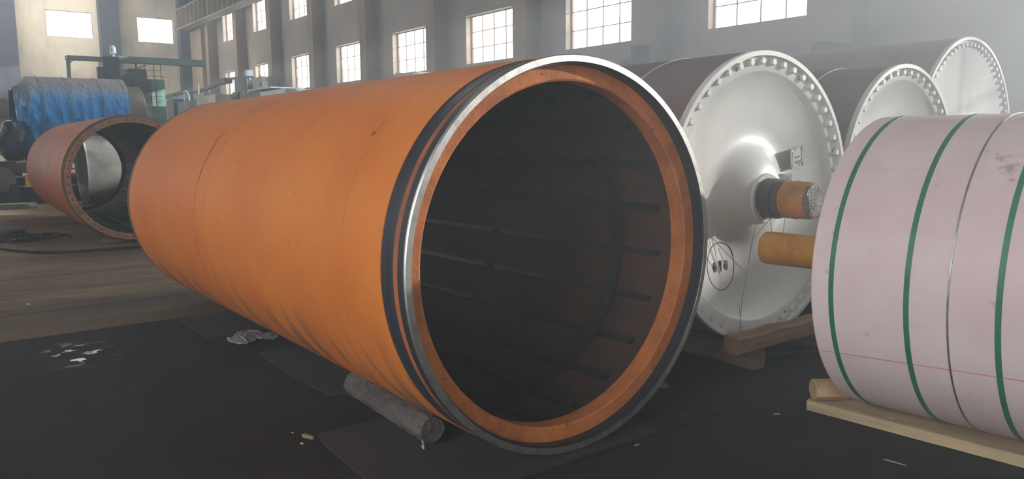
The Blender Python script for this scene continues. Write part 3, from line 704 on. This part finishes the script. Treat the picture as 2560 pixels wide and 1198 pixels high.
# ------------------------------------------------------------------ far machines at the end wall
V = thing('boring_mill', (-45,9,0), 'tall green and dark boring mill near the end wall, long rail across its top', 'machine')
def vb(name, mat, y0, z0, y1, z1, x0=-.3, x1=.3, lab=None, par=None, bev=0):
    o = MB().box(x0, y0-9, z0, x1, y1-9, z1).build(name, mat, par or V, bevel=bev)
    if lab: tag(o, lab)
    return o
vb('cross_rail', M['gnbeam'], 6.55, 5.62, 8.45, 5.82, lab='grey green top rail')
vb('cross_rail', M['gnbeam'], 8.85, 5.60, 13.2, 5.92, lab='green top rail')
vb('post', M['gnbeam'], 6.55, 0, 6.72, 5.82, -.1, .1)
b = MB(); b.tube([(0,-2.3,5.45),(0,-2.12,5.62)], .03, 6); b.build('brace', M['gnbeam'], V)
vb('column', M['blmach'], 8.15, 0, 8.9, 5.85, -.9, .4)
vb('column', M['dkmach'], 7.85, 0, 8.1, 5.3, .2, .5)
vb('slide', M['bare'], 7.97, 3.0, 8.03, 5.2, .5, .56)
vb('saddle', M['blmach'], 8.5, 0, 9.5, 4.72, -.9, .8)
b = MB(); b.prism([(-.3,4.7),(.0,4.95),(.25,4.98),(.25,5.25),(.35,5.28),(1.1,5.25),(1.12,4.7)], -.3, .7); b.build('head', M['blmach'], V)
vb('head_box', M['dkmach'], 9.4, 0, 10.25, 4.72, -.6, .9)
vb('green_column', M['gnmach'], 10.2, 0, 11.0, 4.78, -.4, .5, lab='pale green column with panel seams')
vb('green_column', M['gnmach'], 9.45, 0, 10.2, 3.5, .3, .95, lab='pale green lower casing')
b = MB()
for z in (1.5,2.1,2.7,3.3,3.9,4.4): b.box(.5,1.22,z,.515,1.98,z+.02)
b.box(.5,1.55,1,.515,1.58,4.7); b.build('panel_seam', M['dkmach'], V)
b = MB()
for y in (1.1,1.55,1.9): b.tube([(.3,y,4.7),(.3,y,5.62)], .02, 6)
for z in (4.95,5.25,5.58): b.tube([(.3,1.05,z),(.3,1.95,z+.02)], .018, 6)
b.build('railing', M['dkmach'], V)
b = MB()
for z in (3.2,3.6,4.0,4.4,4.8,5.1,5.4): b.tube([(.7,2.0,z-.5),(.7,1.75,z-.5)], .015, 5)
b.build('ladder', M['gnmach'], V)
b = MB(); b.tube([(0,-.28,5.85),(0,-.28,6.05)], .06, 8); b.lathe([(0,0)], 3) if False else None; b.box(-.12,-.42,6.03,.12,-.14,6.1); b.tube([(0,-.28,6.1),(0,-.28,6.35),(0,-.28,6.45)], [.15,.13,.05], 10)
tag(b.build('signal_lamp', M['lightgrey'], V), 'pale caged lamp on the column top')
vb('hook_rod', M['dkmach'], 9.72, 5.2, 9.8, 5.9, -.05, .05)
b = MB(); b.tube([(0,.8,5.35),(0,1.25,5.52)], .03, 6); b.build('lever', M['rustdark'], V)

def far(name, label, cat, x, y, parts, group=None, s=1):
    root = thing(name, (x*s,y*s,0), label, cat, group)
    for nm, mt, fn in parts:
        b = MB(); fn(b); b.v = [(p[0]*s, p[1]*s, max(0, p[2]*s-1.465*(s-1))) for p in b.v]; b.build(nm, M[mt], root)
    return root
far('jib_crane', 'dark jib frame with one thin leg in front of the end wall corner', 'crane', -50, 13,
    [('jib','dkmach', lambda b: b.box(-3.1,-.12,4.28,3.2,.12,4.44,Matrix.Rotation(math.radians(-1.4),4,'Y'))),
     ('leg','dkmach', lambda b: b.box(-3.1,-.1,0,-2.95,.1,4.32)), ('column','blmach', lambda b: b.box(.2,-.5,0,1.1,.5,4.3))], s=1.14)
far('jib_crane', 'dark jib arm crossing the lower corner window, hooked leg at its tip', 'crane', -42.6, 13,
    [('jib','dkmach', lambda b: (b.box(-3.2,-.12,4.36,1.2,.12,4.5,Matrix.Rotation(math.radians(-3.0),4,'Y')), b.box(.4,-.2,4.42,2.3,.2,4.68))),
     ('tip','dkmach', lambda b: b.box(2.2,-.1,4.56,3.6,.1,4.64)), ('leg','dkmach', lambda b: b.box(3.42,-.08,0,3.58,.08,4.6))], s=1.14)
far('lathe', 'blue black lathe body with beige control box behind the orange drum', 'machine', -45.5, 13,
    [('body','blmach', lambda b: b.box(-3.2,-.6,0,1.5,.8,3.75)), ('headstock','dkmach', lambda b: b.box(-3.6,-.8,0,-2.2,.8,3.95)),
     ('control_box','beige', lambda b: (b.box(2.1,-.7,3.0,3.3,.3,4.0), b.box(3.3,-.7,3.0,5.2,.3,3.86))),
     ('hose','lightgrey', lambda b: b.tube([(.3,-.8,4.25),(.7,-.8,4.2),(.95,-.8,3.95),(1.0,-.8,3.7)], .05, 6)),
     ('coil','beige', lambda b: b.tube([(.1+.12*math.cos(k*1.2),-.8,3.5+k*.03) for k in range(26)], .025, 5)),
     ('standpipe','beige', lambda b: b.tube([(2.4,-.7,3.95),(2.45,-.7,4.5)], .05, 6))])
far('pole', 'bright upright steel pole with a capped top rising behind the orange drum', 'pole', -37.3, 13,
    [('shaft','lightgrey', lambda b: b.tube([(0,0,0),(0,0,4.75)], .12, 10)), ('cap','lightgrey', lambda b: b.box(-.17,-.15,4.55,.17,.15,4.85)), ('clip','dkmach', lambda b: b.box(-.2,-.18,4.46,.12,.18,4.55))])
far('milling_machine', 'dark machine table carrying a motor and a pale box, right of the steel pole', 'machine', -35, 13,
    [('table','dkmach', lambda b: b.box(-1.9,-.6,0,.9,.6,3.72)), ('top_plate','lightgrey', lambda b: b.box(-.3,-.75,3.72,2.4,.75,3.78)),
     ('panel','lightgrey', lambda b: b.box(1.0,-.7,0,3.9,.5,3.62)),
     ('motor','dkmach', lambda b: (b.lathe([(-.9,0),(-.9,.28),(-.1,.28),(-.1,0)],20,cx=(-.3,4.05)), b.box(-2.1,-.4,3.9,-.8,-.2,4.0), b.box(-1.0,-.5,3.7,0,-.1,3.85))),
     ('gear_case','bare', lambda b: b.box(-.15,-.6,3.78,1.05,.2,4.3)), ('knob','dkmach', lambda b: b.box(.75,-.63,3.9,.88,-.6,4.02))])
far('electric_motor', 'small dark motor on a post left of the steel pole', 'motor', -38.9, 13,
    [('post','dkmach', lambda b: b.box(-.35,-.2,0,.35,.2,3.4)), ('body','black', lambda b: b.lathe([(-.4,0),(-.4,.25),(.4,.25),(.5,.1),(.5,0)],16,cx=(0,3.7)))])
far('junction_box', 'small grey box peeping over the orange drum below a window', 'box', -22.2, 13,
    [('post','dkmach', lambda b: b.box(-.2,-.2,0,.2,.2,3.2)), ('case','beige', lambda b: b.prism([(-.62,3.1),(-.62,3.52),(-.5,3.66),(-.1,3.6),(.6,3.62),(.6,3.1)],-.3,.3,'xz'))])
far('work_lamp', 'black drum shaped motor above the far dryer cylinder by the wall', 'motor', -12.3, 13,
    [('post','black', lambda b: b.box(-.12,-.12,0,.12,.12,3.0)), ('body','black', lambda b: (b.tube([(.05,0,2.9),(.05,0,3.45)],.21,12), b.tube([(.05,0,3.45),(.05,0,3.5)],.23,12))), ('arm','black', lambda b: (b.box(-.75,-.15,2.85,-.1,.15,3.0), b.tube([(-.6,0,2.95),(-.3,0,3.2)],.1,8)))])
far('machine_hood', 'dark sloping hood showing over the dryer cylinders at right', 'machine', -7.6, 13,
    [('post','blmach', lambda b: b.box(-.15,-.15,0,.15,.15,2.6)), ('hood','blmach', lambda b: b.prism([(-.35,2.6),(-.3,3.12),(.0,3.1),(.62,2.98),(.62,2.6)],-.3,.3,'xz'))])

# ------------------------------------------------------------------ light
SUN = Vector((1, 2.0, .56)).normalized()
sl = bpy.data.lights.new('sun', 'SUN'); sl.energy = 16.5; sl.angle = math.radians(.9); sl.color = (.94,1,1)
so = bpy.data.objects.new('sun', sl); COL.objects.link(so); so.rotation_euler = SUN.to_track_quat('Z','Y').to_euler(); so.location = (6,22,10)
w = bpy.data.worlds.new('sky'); SC.world = w; w.use_nodes = True
bg = w.node_tree.nodes['Background']; bg.inputs[0].default_value = (.89,.95,1,1); bg.inputs[1].default_value = 9
def portal(loc, sx, sy, d):
    l = bpy.data.lights.new('daylight_opening', 'AREA'); l.shape = 'RECTANGLE'; l.size = sx; l.size_y = sy; l.cycles.is_portal = True
    o = bpy.data.objects.new('daylight_opening', l); COL.objects.link(o); o.location = loc; o.rotation_euler = Vector(d).to_track_quat('-Z','Z').to_euler()
for a, b_, c_, d_ in nearop: portal(((a+b_)/2, YN-.2, (c_+d_)/2), b_-a, d_-c_, (0,1,0))
for a, b_, c_, d_ in backop: portal((XB+.2, (a+b_)/2, (c_+d_)/2), b_-a, d_-c_, (-1,0,0))
for a, b_, c_, d_ in off: portal(((a+b_)/2, YW+.33, (c_+d_)/2), b_-a, d_-c_, (0,-1,0))
portal((-36, YW+.33, 5.31), 48, 1.9, (0,-1,0)); portal((-33, YW+.33, 9.1), 54, 1.9, (0,-1,0))
portal((XE-.3, 8.8, 9.47), 15, 1.8, (1,0,0))
for a, b_, c_, d_ in sky:  # portals over the added roof openings
    l = bpy.data.lights.new('daylight_opening', 'AREA'); l.shape = 'RECTANGLE'; l.size = b_-a; l.size_y = d_-c_; l.cycles.is_portal = True
    o = bpy.data.objects.new('daylight_opening', l); COL.objects.link(o); o.location = ((a+b_)/2, (c_+d_)/2, H+.21)

# dusty air of the hall
hz = bpy.data.materials.new('dusty_air'); hz.use_nodes = True; nt = hz.node_tree; nt.nodes.clear()
ho = nt.nodes.new('ShaderNodeOutputMaterial'); hv = nt.nodes.new('ShaderNodeVolumeScatter')
hv.inputs['Color'].default_value = (.88,.965,1,1)
gp = nt.nodes.new('ShaderNodeNewGeometry'); vd = nt.nodes.new('ShaderNodeVectorMath'); vd.operation = 'DISTANCE'; vd.inputs[1].default_value = (-1.0, 9.0, 5.0)
nt.links.new(gp.outputs['Position'], vd.inputs[0]); mr = nt.nodes.new('ShaderNodeMapRange'); mr.interpolation_type = 'SMOOTHSTEP'
mr.inputs[1].default_value = 2.0; mr.inputs[2].default_value = 12.0; mr.inputs[3].default_value = .12; mr.inputs[4].default_value = .0050
nt.links.new(vd.outputs['Value'], mr.inputs[0]); nt.links.new(mr.outputs[0], hv.inputs['Density']); hv.inputs['Anisotropy'].default_value = .55
nt.links.new(hv.outputs[0], ho.inputs['Volume'])
ha = MB().box(XE-1.5, YN-1.5, -.5, XB+1.5, YW+1.5, H+.5).build('haze', hz)
ha['kind'] = 'stuff'; tag(ha, 'thin dusty haze filling the hall air, lit by the windows', 'haze')

# ------------------------------------------------------------------ camera
cam = bpy.data.cameras.new('camera'); co_ = bpy.data.objects.new('camera', cam); COL.objects.link(co_)
Rv, Uv, Fv = Vector((0.60858432,0.7934412,-0.00872844)), Vector((-0.09529232,0.08400262,0.99189865)), Vector((-0.78774647,0.60282221,-0.12673153))
mt = Matrix((Rv, Uv, -Fv)).transposed().to_4x4(); mt.translation = (0,0,1.46471636); co_.matrix_world = mt
cam.sensor_width = 36; cam.lens = 1950.9122601/2560*36; cam.clip_start = .05; cam.clip_end = 500
SC.camera = co_
vs_ = SC.view_settings; vs_.view_transform = 'Standard'; vs_.look = 'None'; vs_.exposure = 0; vs_.gamma = 1; vs_.use_curve_mapping = False
SC.cycles.max_bounces = 8; SC.cycles.diffuse_bounces = 5; SC.cycles.sample_clamp_indirect = 8
